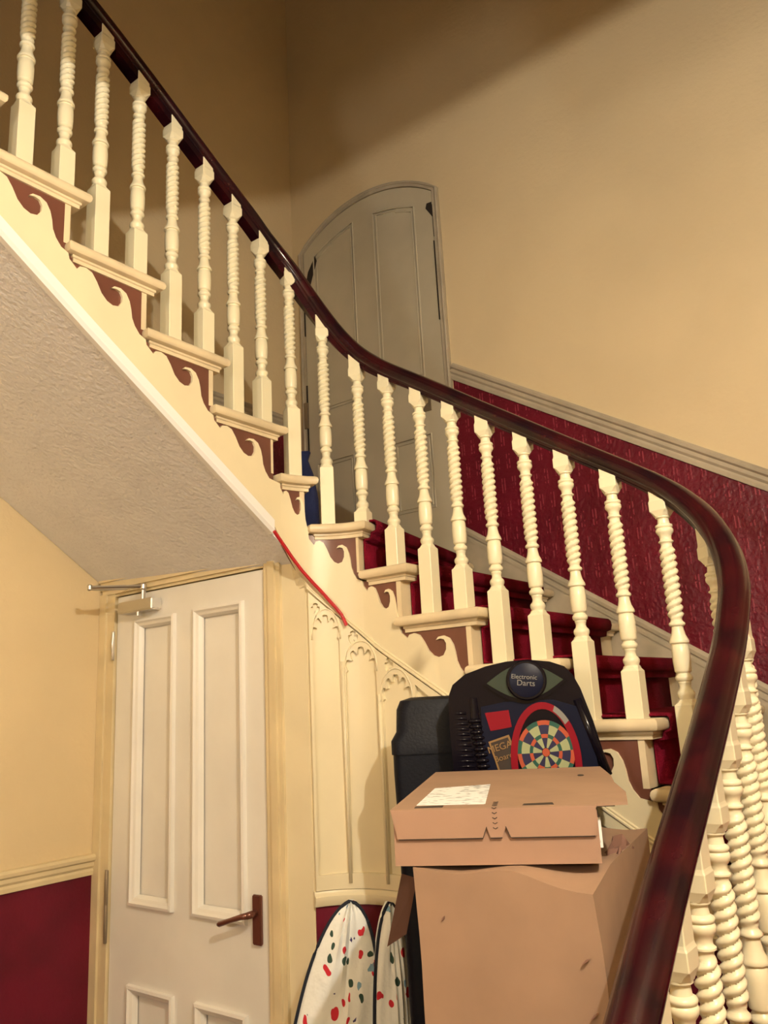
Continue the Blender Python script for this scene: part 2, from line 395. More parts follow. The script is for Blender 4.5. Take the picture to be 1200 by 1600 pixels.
for i in range(3):
    a, b = MUL[i]+mw_*(.6 if i else .2), MUL[i+1]-mw_*.6
    zs = ZSS[i]
    if i == 0: a = 1.712
    out = [(MUL[i], 1.03), (MUL[i+1], 1.03), (MUL[i+1], rake(MUL[i+1])-.012), ((MUL[i]+MUL[i+1])/2, rake((MUL[i]+MUL[i+1])/2)-.012), (MUL[i], rake(MUL[i])-.012)]
    holes = [cusp_window(a, b, 1.068, zs), trefoil(*TRF[i], .0165 if i else .014)]
    plate(bm, out, holes, lambda p, q, t: P(p, -t, q), 0.0, .011, cutsf)
# last bay: plain raking panel
a, b = MUL[3], 2.70
out = [(a, 1.03), (b, 1.03), (b, max(rake(b), 1.04)-.004), (a, rake(a)-.012)]
def rk(u, o=.035): return rake(u)-o
holes = [[(a+.006, 1.068), (MUL[4]-.006, 1.068), (MUL[4]-.006, rk(MUL[4])), (a+.006, rk(a))], [(MUL[4]+.008, 1.068), (2.66, 1.068), (2.66, rk(2.66, .045)), (MUL[4]+.008, rk(MUL[4]))]]
plate(bm, out, holes, lambda p, q, t: P(p, -t, q), 0.0, .011, cutsf)
tr = autosm(obj('tracery_panelling', bm, M['string'], w_sp))
bm = bmesh.new()
for u in MUL[1:4]:
    tube(bm, [P(u, -.012, 1.045), P(u, -.012, rake(u)-.13)], .005, 8)
for i in range(3):     # hood mould over each arch
    a, b = MUL[i]+(.004 if i else .008), MUL[i+1]-.004; zs = ZSS[i]; c = (a+b)/2; h = (b-a)/2
    pts = [(c+h*cos(pi*k/14)*(1 if True else 1), zs+.086*sin(pi*k/14)**.85) for k in range(15)]
    tube(bm, [P(x, -.011, z) for x, z in pts], .0024, 6)
obj('tracery_beads', bm, M['string'], w_sp, True)
bm = bmesh.new(); sweep_curve(bm, ur(1.70, 2.75), rake, [(0, -.009), (.010, -.009), (.014, -.006), (.014, -.002), (.009, 0), (.011, .004), (.010, .007), (0, .009)])
autosm(obj('rake_moulding', bm, M['string'], w_sp))

# ------------------------------------------------------------------ staircase
stair = thing('staircase', 'cream painted cut-string staircase turning round an open well, with brown wave-scrolled brackets', 'staircase', (-1.1, 1.9, FL))
stair.location = (0, 0, 0)
def miter_inset(poly, ins):
    n = len(poly); res = []
    area = sum(poly[i].x*poly[(i+1) % n].y-poly[(i+1) % n].x*poly[i].y for i in range(n))
    sg = 1 if area > 0 else -1
    for i in range(n):
        a, b, c = poly[i-1], poly[i], poly[(i+1) % n]
        e1 = (b-a).normalized(); e2 = (c-b).normalized()
        n1 = Vector((-e1.y, e1.x, 0))*sg; n2 = Vector((-e2.y, e2.x, 0))*sg
        mm = (n1+n2); mm = mm/max(.3, mm.dot(n1)) if mm.length > 1e-6 else n1
        res.append(b+mm*ins)
    return res
def layered(bm, poly, layers):
    rings = []
    for z, ins in layers:
        rings.append([bm.verts.new((p.x, p.y, z)) for p in miter_inset(poly, ins)])
    n = len(poly)
    for A, B in zip(rings, rings[1:]):
        for k in range(n): bm.faces.new((A[k], A[(k+1) % n], B[(k+1) % n], B[k]))
    f0 = bm.faces.new(rings[0]); f1 = bm.faces.new(rings[-1])
    bmesh.ops.triangulate(bm, faces=[f0, f1])
def clampwall(v):
    return Vector((min(max(v.x, LX+.004), RX-.004), min(v.y, BY-.022), 0))
for i, (u, z) in enumerate(NOS):
    if i == 0: continue
    up_u = NOS[i-1][0]
    g = u-up_u
    ua = up_u-.055 if g > .17 else up_u-.035
    inner = [P(a, -.025) for a in ur(ua, u, .03)]
    on, op = outer(u), outer(up_u)
    nrm = (on-P(u, 0)); nrm = Vector((nrm.y, -nrm.x, 0)).normalized()
    if nrm.dot(T(u)) < 0: nrm = -nrm
    corner = []
    corners = [Vector((LX, BY, 0)), Vector((RX, BY, 0))]
    if on.y >= BY-.01 and op.x <= LX+.01 and op.y < BY-.01: corner = [corners[0]]
    if on.x >= RX-.01 and op.y >= BY-.01 and on.y < BY-.01: corner = [corners[1]]
    poly = inner + [clampwall(on)] + [clampwall(c) for c in corner] + [clampwall(op - nrm*.0)]
    bm = bmesh.new()
    th = .027; r = th/2
    lay = [(z, .010), (z-.002, .005), (z-.006, .0015), (z-r, 0), (z-th+.006, .0015), (z-th+.002, .005), (z-th, .011),
           (z-th-.0005, .018), (z-th-.006, .018), (z-th-.008, .021), (z-th-.010, .0215), (z-th-.017, .0215), (z-th-.018, .030)]
    layered(bm, poly, lay)
    autosm(obj('tread', bm, M['tread'], stair), 30)
    # riser under this tread's nosing, down to the next tread
    zl = z-RISE
    a = P(u-.042, .000) if g > .1 else P(u-.036, .0); b = clampwall(on - nrm*.042)
    d = (b-a).normalized(); nn = Vector((d.y, -d.x, 0));
    if nn.dot(nrm) < 0: nn = -nn
    bm = bmesh.new(); q = [a, b, b-nn*.015, a-nn*.015]
    V = [bm.verts.new((p.x, p.y, zz)) for zz in (zl-.002, z-th-.012) for p in q]
    for f in ((0,1,2,3),(4,5,6,7),(0,1,5,4),(1,2,6,5),(2,3,7,6),(3,0,4,7)): bm.faces.new([V[k] for k in f])
    obj('riser', bm, M['tread'], stair)
# cream margins on the wall side are painted grey: thin strips on each riser's outer end are part of the carpet gap
# brown bracket backing, one per step
WAVE = [(-.261, -.030), (-.258, -.044), (-.238, -.062), (-.231, -.052), (-.215, -.049), (-.199, -.055), (-.186, -.074), (-.173, -.099), (-.158, -.114), (-.142, -.120), (-.126, -.116), (-.117, -.101),
        (-.116, -.085), (-.122, -.074), (-.134, -.071), (-.147, -.074), (-.139, -.066), (-.122, -.064), (-.106, -.072), (-.096, -.090), (-.091, -.110), (-.088, -.133), (-.080, -.152), (-.066, -.170)]
def stringbot(u):
    if u < 1.0: return 2.42-.70*(u-1.0)
    if u <= 1.592: return 2.42 - .675*(u-1.0)
    return max(rake(u)+.004, FL) if u > 1.70 else 2.02-(2.02-1.842)*(u-1.592)/.108
for i, (u, z) in enumerate(NOS):
    if i == 0: continue
    up_u, up_z = NOS[i-1]
    bm = bmesh.new()
    a, b = up_u-.043, u-.043
    out = [(a, z-.03), (a, stringbot(a)+.004)] + [(x, stringbot(x)+.004) for x in ur(a, b, .05)[1:-1]] + [(b, stringbot(b)+.004), (b, z-.03)]
    out = [(x, max(y, FL)) for x, y in out]
    if out[0][1]-out[1][1] < .02: continue
    plate(bm, out, (), lambda p, q, t: P(p, t, q), .0005, .010, [c for c in cuts_all if a < c < b])
    autosm(obj('bracket_back', bm, M['brown'], stair))
# cream wave-cut string overlay, one continuous board
top = []
for i, (u, z) in enumerate(NOS):
    if i == 0: continue
    g = (u-NOS[i-1][0])
    sc = g/.213
    for dx, dz in WAVE: 
        # WAVE runs from one step's left end to the next: scale about the nosing
        x = u + (dx+.066)*sc - .066*min(1, sc); top.append((x, z+dz*(.98 if z > 1 else .98)))
t2 = []
for p in top:
    if t2 and (abs(p[0]-t2[-1][0]) < 1e-4 and abs(p[1]-t2[-1][1]) < 1e-4): continue
    t2.append(p)
bm = bmesh.new()
x0, x1 = t2[0][0], t2[-1][0]
bot = [(x, max(stringbot(x), FL+.001)) for x in ur(x0, x1, .04)]
nb = len(WAVE)
steps = [i for i in range(1, len(NOS))]
for k, i in enumerate(steps):
    seg = t2[k*nb:(k+1)*nb+1] if k < len(steps)-1 else t2[k*nb:]
    xa, xb = seg[0][0], seg[-1][0]
    bt = [(x, max(stringbot(x), FL+.0005)) for x in ur(xa, xb, .04)]
    if seg[-1][1]-bt[-1][1] < .005 or seg[0][1]-bt[0][1] < .005: continue
    plate(bm, seg+bt[::-1], (), lambda p, q, t: P(p, -t, q), 0, .007, [c for c in cuts_all if xa < c < xb])
autosm(obj('wave_string', bm, M['string'], stair))
bm = bmesh.new(); A_ = []
for u in ur(1.585, 1.712, .012):
    p = P(u, -.006, stringbot(u)+.001); A_.append((bm.verts.new(p), bm.verts.new((p.x-.05, max(1.703, p.y), p.z+.0)), bm.verts.new((p.x-.05, max(1.703, p.y), p.z+.02)), bm.verts.new(p+Vector((-.012, .004, .02)))))
for A, B in zip(A_, A_[1:]):
    for k in range(4): bm.faces.new((A[k], A[(k+1) % 4], B[(k+1) % 4], B[k]))
bm.faces.new(A_[0]); bm.faces.new(A_[-1])
obj('string_return', bm, M['string'], stair)
# underside of the upper flight
def soff(y): return 2.42-.675*(y-1.0)-.035 if y > 1.0 else 2.385-.70*(y-1.0)
bm = bmesh.new()
ys = [-.15, .2, .6, 1.0, 1.4, 1.70]
plate(bm, [(y, soff(y)) for y in ys]+[(y, soff(y)+.02) for y in ys[::-1]], (), lambda a, b, t: (-2.568+t, a, b+(.05*(1-t/.968)if a>-1 else 0)), 0, .966)
obj('soffit', bm, M['soffit'], stair)
bm = bmesh.new()
rings = []
prof = [(-.012, -.036), (-.012, .004), (-.004, .008), (.006, .008), (.012, .002), (.012, -.028), (.004, -.037)]
for y in ur(-.1, 1.592, .06):
    rings.append([bm.verts.new((-1.6+a, y, stringbot(y)+b)) for a, b in prof])
for A, B in zip(rings, rings[1:]):
    for i in range(len(prof)): bm.faces.new((A[i], A[(i+1) % len(prof)], B[(i+1) % len(prof)], B[i]))
bm.faces.new(rings[0]); bm.faces.new(rings[-1])
autosm(obj('soffit_trim', bm, M['strip'], stair))

# ------------------------------------------------------------------ stair carpet
bm = bmesh.new(); rows = []
def edge_pts(u):
    I, O = P(u, 0), outer(u); L = (O-I).length; d = (O-I)/L
    nrm = Vector((d.y, -d.x, 0))
    if nrm.dot(T(u)) < 0: nrm = -nrm
    gap_in, gap_out = (.12 if 1.64 < u < 1.8 else .03 if u < 2.0 and u > 1.8 else .10 if u < 1.65 else .044), .13
    return I+d*gap_in, O-d*gap_out, nrm
for i, (u, z) in enumerate(NOS):
    if i == 0: continue
    A, B, nr = edge_pts(u)
    if i > 1:
        pass
    A0, B0, nr0 = edge_pts(NOS[i-1][0])
    # back of this tread (foot of riser above)
    for (off, zz, src) in ((-.036, z+.006, 0), (.0, z+.006, 1), (.006, z+.001, 1), (.008, z-.013, 1), (.004, z-.026, 1), (-.011, z-.031, 1), (-.014, z-.046, 1), (-.036, z-.048, 1)):
        a, b, n_ = (A0, B0, nr0) if src == 0 else (A, B, nr)
        rows.append([a+n_*off+Vector((0, 0, zz)), b+n_*off+Vector((0, 0, zz))])
        if src == 0 and outer(u).y >= BY-.01 and outer(NOS[i-1][0]).x <= LX+.01: pass
rings = []
for a, b in rows: rings.append([bm.verts.new(a.lerp(b, k/6)) for k in range(7)])
for A, B in zip(rings, rings[1:]):
    for k in range(6): bm.faces.new((A[k], A[k+1], B[k+1], B[k]))
cp = autosm(obj('stair_carpet', bm, M['carpet']), 60)
so = cp.modifiers.new('pile', 'SOLIDIFY'); so.thickness = .006; so.offset = 0
tag(cp, 'crimson carpet runner climbing the middle of the stairs between painted margins', 'carpet')

# ------------------------------------------------------------------ balustrade
bal = thing('balustrade', 'dark mahogany handrail carried on cream barley-twist balusters round the stair well', 'balustrade')
TL = .408
def shaft_mesh():
    bm = bmesh.new(); n = 22
    prof = [(.0165, 0), (.0165, -.004), (.0125, -.007), (.0125, -.010), (.0135, -.018), (.0185, -.021), (.0195, -.024), (.0185, -.027), (.0165, -.0285), (.0185, -.030), (.0195, -.034), (.0190, -.038), (.0165, -.042), (.0135, -.046),
            (.0125, -.052), (.0130, -.056), (.0165, -.0585), (.0165, -.061), (.0130, -.0635), (.0125, -.0655)]
    rings = []
    for r, z in prof: rings.append([(r*cos(2*pi*k/n), r*sin(2*pi*k/n), z) for k in range(n)])
    z0, z1, p = -.068, -.236, .0163
    steps = 80
    for s in range(steps+1):
        z = z0+(z1-z0)*s/steps; ring = []
        e = min(1, min(s, steps-s)/6)
        for k in range(n):
            a = 2*pi*k/n; ph = a-pi*z/p
            c = abs(cos(ph))**.75
            r = .0112*(1) + (.0070*c)*e + .001*(1-e)
            ring.append((r*cos(a), r*sin(a), z))
        rings.append(ring)
    prof2 = [(.0130, -.239), (.0170, -.243), (.0178, -.246), (.0165, -.249), (.0125, -.251), (.0130, -.258), (.0155, -.270), (.0200, -.280), (.0212, -.2835), (.0205, -.287), (.0170, -.288), (.0165, -.2905), (.0178, -.292),
             (.0190, -.310), (.0190, -.330), (.0178, -.347), (.0172, -.349), (.0130, -.352), (.0145, -.355), (.0180, -.359), (.0185, -.363), (.0170, -.367), (.0135, -.370), (.0140, -.372), (.0130, -.374), (.0118, -.380), (.0130, -.386), (.0175, -.391), (.0190, -.395), (.0185, -.400), (.0165, -.404), (.0165, -.412)]
    for r, z in prof2: rings.append([(r*cos(2*pi*k/n), r*sin(2*pi*k/n), z) for k in range(n)])
    R = [[bm.verts.new(p) for p in ring] for ring in rings]
    for A, B in zip(R, R[1:]):
        for k in range(n): bm.faces.new((A[k], A[(k+1) % n], B[(k+1) % n], B[k]))
    bm.faces.new(R[0]); bm.faces.new(R[-1]); return bm
def sqring(bm, h, z, c=0):
    """square ring with clipped corners"""
    c = max(c, .0012); pts = [(h, -h+c), (h, h-c), (h-c, h), (-h+c, h), (-h, h-c), (-h, -h+c), (-h+c, -h), (h-c, -h)]
    return [bm.verts.new((x, y, z)) for x, y in pts]
def loft(bm, rings):
    k = len(rings[0])
    for A, B in zip(rings, rings[1:]):
        for i in range(k): bm.faces.new((A[i], A[(i+1) % k], B[(i+1) % k], B[i]))
    bm.faces.new(rings[0]); bm.faces.new(rings[-1])
shaft_o = None
def baluster(u, zb, zt, tilt=0):
    global shaft_o
    """zt = top of the turned part, zb = tread top"""
    p = P(u, .03); t = T(u); ang = atan2(t.y, t.x)
    if shaft_o is None:
        shaft_o = obj('baluster', shaft_mesh(), M['balu']); autosm(shaft_o, 50); o = shaft_o
    else:
        o = shaft_o.copy(); COL.objects.link(o)
    o.parent = bal; o.location = (p.x, p.y, zt); o.rotation_euler = (0, 0, ang)
    bm = bmesh.new(); H = .0205
    top = rail_s(u)-zt-.012
    loft(bm, [sqring(bm, .0165, -.001, .009), sqring(bm, H-.002, .006, .006), sqring(bm, H, .012), sqring(bm, H, .034), sqring(bm, H-.001, .037, .002), sqring(bm, .0186, .041, .0015), sqring(bm, .0186, max(top, .05))])
    b1 = obj('upper_block', bm, M['balu'], o)
    bm = bmesh.new(); L = zt-TL-zb
    loft(bm, [sqring(bm, H, -L+.0), sqring(bm, H, -.012), sqring(bm, H-.003, -.006, .006), sqring(bm, .0165, 0, .009)])
    b2 = obj('lower_block', bm, M['balu'], o); b2.location = (0, 0, -TL)
    for b in (b1, b2): 
        for pl in b.data.polygons: pl.use_smooth = False
    return o
def tread_z(u):
    for uu, z in NOS:
        if uu >= u-.0: return z
    return FL
BU = [.16, .27, .385, .50, .607, .717, .823, .930, 1.030, 1.145, 1.258, 1.372, 1.481, 1.592, 1.685, 1.775, 1.868, 1.969, 2.080, 2.186, 2.289, 2.398, 2.506, 2.619, 2.728, 2.838, 2.915,
      2.985, 3.075, 3.185, 3.300, 3.408, 3.512, 3.618, 3.725, 3.83, 3.935, 4.04, 4.145, 4.25]
for u in BU:
    dz = .072 if u < 1.62 or u > 1.95 else (.062 if u < 1.72 else .095)
    if u < 1.62: dz = .081
    if u > 2.75: dz = .092
    if u > 2.9: dz = .110
    baluster(u, tread_z(u), rail_s(u)-dz)
# handrail (moulded top, flat fillet under it)
def rail_sweep(name, prof, m, par):
    bm = bmesh.new(); rings = []
    for u in ur(-.05, 4.30, .018):
        c = P(u, .03, rail_s(u)); t = (P(u+.01, .03, rail_s(u+.01))-P(u-.01, .03, rail_s(u-.01))).normalized()
        s = t.cross(Vector((0, 0, 1))).normalized(); q = s.cross(t)
        f = min(1, max(0, (u-1.65)/.4)); dd = .022*(1-f)+.006*f
        rings.append([bm.verts.new(c+s*a*RW+q*b*.84) if RW < 1 else bm.verts.new(c+s*a+q*(b if b > -.03 else -.020-dd)) for a, b in prof])
    k = len(prof)
    for A, B in zip(rings, rings[1:]):
        for i in range(k): bm.faces.new((A[i], A[(i+1) % k], B[(i+1) % k], B[i]))
    bm.faces.new(rings[0]); bm.faces.new(rings[-1])
    return autosm(obj(name, bm, m, par), 40)
RW = .82
rp = [(-.034, -.008), (-.036, .0), (-.035, .008), (-.031, .013), (-.029, .015), (-.028, .018), (-.022, .025), (-.012, .029), (0, .0305), (.012, .029), (.022, .025), (.028, .018), (.029, .015), (.031, .013), (.035, .008), (.036, .0), (.034, -.008),
      (.029, -.014), (.026, -.016), (.024, -.023), (.019, -.026), (-.019, -.026), (-.024, -.023), (-.026, -.016), (-.029, -.014)]
hr = rail_sweep('handrail', rp, M['rail'], bal)
RW = 1
rail_sweep('rail_fillet', [(-.0168, -.019), (.0168, -.019), (.0168, -.043), (-.0168, -.043)], M['rail'], hr)

# ------------------------------------------------------------------ cupboard door under the stairs
Y0 = 1.70
wc = bmesh.new(); box(wc, (LX, Y0+.02, 1.985), (-1.58, Y0+.06, 2.02))
box(wc, (-1.70, Y0, FL), (-1.577, Y0+.05, 1.94))
structure(obj('wall_cupboard', wc, M['string']))
bm = bmesh.new()
fr = [(-1.745, -1.735, .004), (-1.735, -1.715, .012), (-1.715, -1.688, .018), (-1.688, -1.672, .010)]
for a, b, t in fr: box(bm, (a, Y0-t, FL), (b, Y0+.04, 1.985 if a > -1.72 else 1.935+.001))
for a, b, t in ((1.918, 1.928, .004), (1.928, 1.945, .012), (1.945, 1.972, .020), (1.972, 1.992, .028)): box(bm, (LX+.01, Y0-t, a), (-1.745+.03, Y0+.04, b))
for a, b, t in ((LX+.002, -2.53, .016), (-2.53, -2.487, .008)): box(bm, (a, Y0-t, FL), (b, Y0+.04, 1.93))
fr_o = structure(obj('trim_5', bm, M['arch']))
d1 = thing('door_1', kind='structure', label='white four-panel cupboard door under the stairs')
XL, XR, ZT = -2.482, -1.749, 1.914
pans = [(-2.372, -2.163, .922, 1.822), (-2.063, -1.838, .922, 1.826), (-2.372, -2.155, .10, .688), (-2.050, -1.838, .10, .688)]
bm = bmesh.new()
plate(bm, [(XL, .0), (XR, .0), (XR, ZT), (XL, ZT)], [[(a, c), (b, c), (b, d), (a, d)] for a, b, c, d in pans], lambda a, b, t: (a, Y0+t, b), .002, .038)
box(bm, (XL+.02, Y0+.018, .02), (XR-.02, Y0+.030, ZT-.02))
obj('door_leaf', bm, M['white'], d1)
def ringmould(bm, a, b, c, d, y, prof):
    """prof (inset, out) swept round the rectangle"""
    rings = []
    for ins, o in prof: rings.append([bm.verts.new(p) for p in ((a+ins, y-o, c+ins), (b-ins, y-o, c+ins), (b-ins, y-o, d-ins), (a+ins, y-o, d-ins))])
    for A, B in zip(rings, rings[1:]):
        for k in range(4): bm.faces.new((A[k], A[(k+1) % 4], B[(k+1) % 4], B[k]))
for a, b, c, d in pans:
    bm = bmesh.new(); ringmould(bm, a-.004, b+.004, c-.004, d+.004, Y0, [(0, -.003), (.002, .010), (.010, .012), (.016, .006), (.020, .004), (.024, .002), (.030, -.008), (.032, -.014)])
    obj('panel_moulding', bm, M['white'], d1)
hd = thing('door_handle'); hd.parent = d1
hd.location = (-1.788, Y0, .938)
bm = bmesh.new(); box(bm, (-.017, -.010, -.064), (.017, .002, .064)); bmesh.ops.bevel(bm, geom=bm.edges[:], offset=.003, segments=2, affect='EDGES')
obj('handle_plate', bm, M['bronze'], hd)
bm = bmesh.new(); lathe(bm, [(.009, -.045), (.010, -.03), (.008, -.008)], 14, (0, 0, .018), 'y'); tube(bm, [(0, -.042, .018), (-.02, -.046, .014), (-.06, -.05, .002), (-.105, -.05, -.012), (-.112, -.048, -.014)], [.009, .008, .007, .008, .006], 10)
obj('lever', bm, M['bronze'], hd, True)
for zc, zz, nm in ((1.745, .050, 'chrome'), (.96, .055, 'hinge'), (.855, .06, 'hinge')):
    bm = bmesh.new(); lathe(bm, [(.005, -zz), (.006, -zz+.003), (.0065, 0), (.006, zz-.003), (.005, zz)], 10, (-2.487, Y0-.012, zc))
    box(bm, (-2.500, Y0-.010, zc-zz), (-2.489, Y0-.004, zc+zz)); autosm(obj('hinge', bm, M[nm], d1))
# door closer
dc = thing('door_closer', kind=None); dc.parent = d1
bm = bmesh.new(); box(bm, (-2.425, Y0-.042, 1.846), (-2.235, Y0+.002, 1.886)); bmesh.ops.bevel(bm, geom=bm.edges[:], offset=.004, segments=2, affect='EDGES')
obj('closer_body', bm, M['chrome'], dc)
bm = bmesh.new(); tube(bm, [(-2.295, Y0-.03, 1.88), (-2.290, Y0-.032, 1.925)], .008, 10); tube(bm, [(-2.32, Y0-.03, 1.832), (-2.32, Y0-.03, 1.848)], .007, 10)
tube(bm, [(-2.290, Y0-.034, 1.928), (-2.362, Y0-.19, 1.920)], .0065, 8); lathe(bm, [(.008, 1.916), (.011, 1.920), (.011, 1.934), (.008, 1.938)], 12, (-2.290, Y0-.034, 0)); lathe(bm, [(.006, 1.910), (.009, 1.914), (.009, 1.926), (.006, 1.930)], 12, (-2.362, Y0-.19, 0))
tube(bm, [(-2.362, Y0-.19, 1.914), (-2.40, Y0-.02, 1.936)], .005, 8)
autosm(obj('closer_arm', bm, M['chrome'], dc))

# ------------------------------------------------------------------ arched door on the stair
AX0, AX1, ZS, RISEA = -2.515, -1.667, 3.735, .165
def arch_z(x, x0=AX0, x1=AX1, zs=ZS, h=RISEA):
    c = (x1-x0); R = c*c/(8*h)+h/2; xm = (x0+x1)/2; return zs+h-R+sqrt(max(0, R*R-(x-xm)**2))
SILL = 2.02
def arch_outline(x0, x1, zb, off, n=20):
    xs = [x1-(x1-x0)*k/n for k in range(n+1)]
    return [(x0, zb), (x1, zb)] + [(x, arch_z(x)-off) for x in xs]
bm = bmesh.new()
o1 = arch_outline(AX0, AX1, SILL, 0); i1 = [(x, z) for x, z in arch_outline(AX0+.030, AX1-.030, SILL+.002, .030)]
plate(bm, o1, [i1], lambda a, b, t: (a, BY-t, b), 0, .014)
tube(bm, [(x, BY-.014, z) for x, z in arch_outline(AX0+.008, AX1-.008, SILL+.002, .008)[1:]] + [(AX0+.008, BY-.014, SILL+.002)], .007, 8)
structure(obj('trim_6', bm, M['skirt']))
d2 = thing('door_2', kind='structure', label='arched grey-cream panelled door opening off the stairs')
lx0, lx1 = AX0+.034, AX1-.034
bm = bmesh.new()
p2 = []
def apan(a, b, c, off):
    n = 8; return [(a, c), (b, c)]+[(b-(b-a)*k/n, arch_z(b-(b-a)*k/n)-off) for k in range(n+1)]
panels2 = [apan(-2.415, -2.160, 2.862, .125), apan(-2.035, -1.800, 2.868, .135),
           [(-2.43, 2.283), (-2.21, 2.283), (-2.21, 2.61), (-2.43, 2.61)], [(-1.985, 2.283), (-1.785, 2.283), (-1.785, 2.603), (-1.985, 2.603)]]
plate(bm, arch_outline(lx0, lx1, SILL+.006, .034), panels2, lambda a, b, t: (a, BY-t, b), .001, .010)
plate(bm, arch_outline(lx0+.01, lx1-.01, SILL+.01, .05), (), lambda a, b, t: (a, BY-t, b), .0005, .004)
obj('door_leaf', bm, M['door2'], d2)
for p in panels2:
    bm = bmesh.new()
    tube(bm, [(x, BY-.010, z) for x, z in p], .0045, 6, closed=True)
    cx = sum(q[0] for q in p)/len(p); cz = sum(q[1] for q in p)/len(p)
    tube(bm, [(x+(.016 if x < cx else -.016), BY-.006, z+(.016 if z < cz else -.016)) for x, z in p], .004, 6, closed=True)
    autosm(obj('panel_moulding', bm, M['door2'], d2))
bm = bmesh.new()
for a, b in (((-2.487, 3.28), (-2.481, 3.42)), ((-2.487, 2.68), (-2.480, 3.02)), ((-1.700, 3.50), (-1.697, 3.66)), ((-1.7035, 3.1), (-1.7005, 3.48))): box(bm, (a[0], BY-.0145, a[1]), (b[0], BY-.009, b[1]))
plate(bm, [(-2.480, 3.53), (-2.440, 3.545), (-2.395, 3.66), (-2.405, 3.69), (-2.455, 3.62)], (), lambda a, b, t: (a, BY-t, b), .009, .0112)
plate(bm, [(-1.735, 3.655), (-1.702, 3.60), (-1.702, 3.675), (-1.728, 3.678)], (), lambda a, b, t: (a, BY-t, b), .009, .0112)
obj('worn_gap', bm, M['dark'], d2)
bm = bmesh.new(); box(bm, (-2.497, BY-.024, 2.80), (-2.478, BY-.010, 2.93)); obj('hinge', bm, M['hinge'], d2)
dh = thing('door_handle'); dh.parent = d2
bm = bmesh.new(); box(bm, (-1.81, BY-.018, 2.705), (-1.775, BY-.008, 2.80)); obj('lock_plate', bm, M['hinge'], dh)
bm = bmesh.new(); lathe(bm, [(.012, -.012), (.008, -.03), (.020, -.044), (.024, -.054), (.018, -.064)], 14, (-1.792, BY, 2.765), 'y'); obj('knob', bm, M['brass'], dh, True)

# ------------------------------------------------------------------ things in the well
def facing(th): return Vector((cos(th), sin(th), 0)), Vector((-sin(th), cos(th), 0))
def camxy(x, d):   # right / depth in the view's own floor directions
    return Vector((cos(YAW)*x - sin(YAW)*d, sin(YAW)*x + cos(YAW)*d, 0))
# tall carton
TB = FL; TBH = 1.259
th = YAW-radians(26); ax, ay = facing(th)
fr_ = Vector((-.500, 1.094, 0)); wid, dep = .264, .42
tb = thing('tall_cardboard_box', 'tall plain brown cardboard carton with crumpled top corner standing in the stair well', 'box', (fr_.x, fr_.y, FL))
tb.rotation_euler = (0, 0, th)
bm = bmesh.new()
nx, ny, nz = 12, 12, 30
def dent(x, y, z):
    h = z-TBH
    k = max(0, 1-((x/.10)**2+(y/.16)**2)) if z > TBH-.08 else 0
    dz = -.020*max(0, 1-sqrt((x/.11)**2+(y/.12)**2)) * max(0, 1+h/.10)
    wob = .0025*sin(11*x+7*z)*sin(5*z+2) 
    dx = -.006*max(0, 1+h/.10)*max(0, 1-abs(y)/.15)
    return Vector((x+dx, y+wob, z+dz+.003*sin(40*x)*max(0, 1+h/.05)))
vsd = {}
def gv(i, j, k):
    if (i, j, k) not in vsd:
        vsd[i, j, k] = bm.verts.new(dent(-wid+wid*i/nx, dep*j/ny, (TBH-FL)*k/nz))
    return vsd[i, j, k]
for k in range(nz):
    for i in range(nx):
        bm.faces.new((gv(i, 0, k), gv(i+1, 0, k), gv(i+1, 0, k+1), gv(i, 0, k+1))); bm.faces.new((gv(i, ny, k), gv(i+1, ny, k), gv(i+1, ny, k+1), gv(i, ny, k+1)))
    for j in range(ny):
        bm.faces.new((gv(0, j, k), gv(0, j+1, k), gv(0, j+1, k+1), gv(0, j, k+1))); bm.faces.new((gv(nx, j, k), gv(nx, j+1, k), gv(nx, j+1, k+1), gv(nx, j, k+1)))
for i in range(nx):
    for j in range(ny):
        bm.faces.new((gv(i, j, 0), gv(i+1, j, 0), gv(i+1, j+1, 0), gv(i, j+1, 0))); bm.faces.new((gv(i, j, nz), gv(i+1, j, nz), gv(i+1, j+1, nz), gv(i, j+1, nz)))
autosm(obj('carton', bm, M['card'], tb), 40)
bm = bmesh.new()
for (x, z, l, a) in ((-.024, 1.165, .014, 35), (-.020, 1.100, .014, 40), (-.016, 1.035, .014, 35), (-.226, 1.205, .008, 60)):
    d = Vector((cos(radians(a)), 0, sin(radians(a))))*l/2; q = Vector((-sin(radians(a)), 0, cos(radians(a))))*.0014; c = Vector((x, -.0042, z))
    V = [bm.verts.new(p) for p in (c-d, c+q, c+d, c-q)]; bm.faces.new(V)
    V2 = [bm.verts.new(v.co+Vector((0, .004, 0))) for v in V]; bm.faces.new(V2[::-1])
    for k in range(4): bm.faces.new((V[k], V[(k+1) % 4], V2[(k+1) % 4], V2[k]))
obj('slit', bm, M['cardin'], tb)
bm = bmesh.new(); random.seed(11)
gx = [[bm.verts.new((-.034+.008*i+random.uniform(-.003, .003), .16+.020*j+random.uniform(-.005, .005), TBH+.002+(.022*sin(i*1.7+j*1.1)**2+random.uniform(0, .008))*(0 if j in (0, 6) or i == 0 else 1)*(.5+.5*j/6))) for i in range(5)] for j in range(7)]
for j in range(6):
    for i in range(4): bm.faces.new((gx[j][i], gx[j][i+1], gx[j+1][i+1], gx[j+1][i]))
bmesh.ops.triangulate(bm, faces=bm.faces[:]); bmesh.ops.solidify(bm, geom=bm.faces[:], thickness=.003)
tag(obj('torn_flap', bm, M['cardin'], tb), 'torn crumpled flap')
bm = bmesh.new()     # side flap folded down on the left
V = [bm.verts.new(p) for p in ((-wid-.003, .004, TBH-.003), (-wid-.036, .02, TBH-.001), (-wid-.082, .05, TBH-.114), (-wid-.038, .03, TBH-.088))]
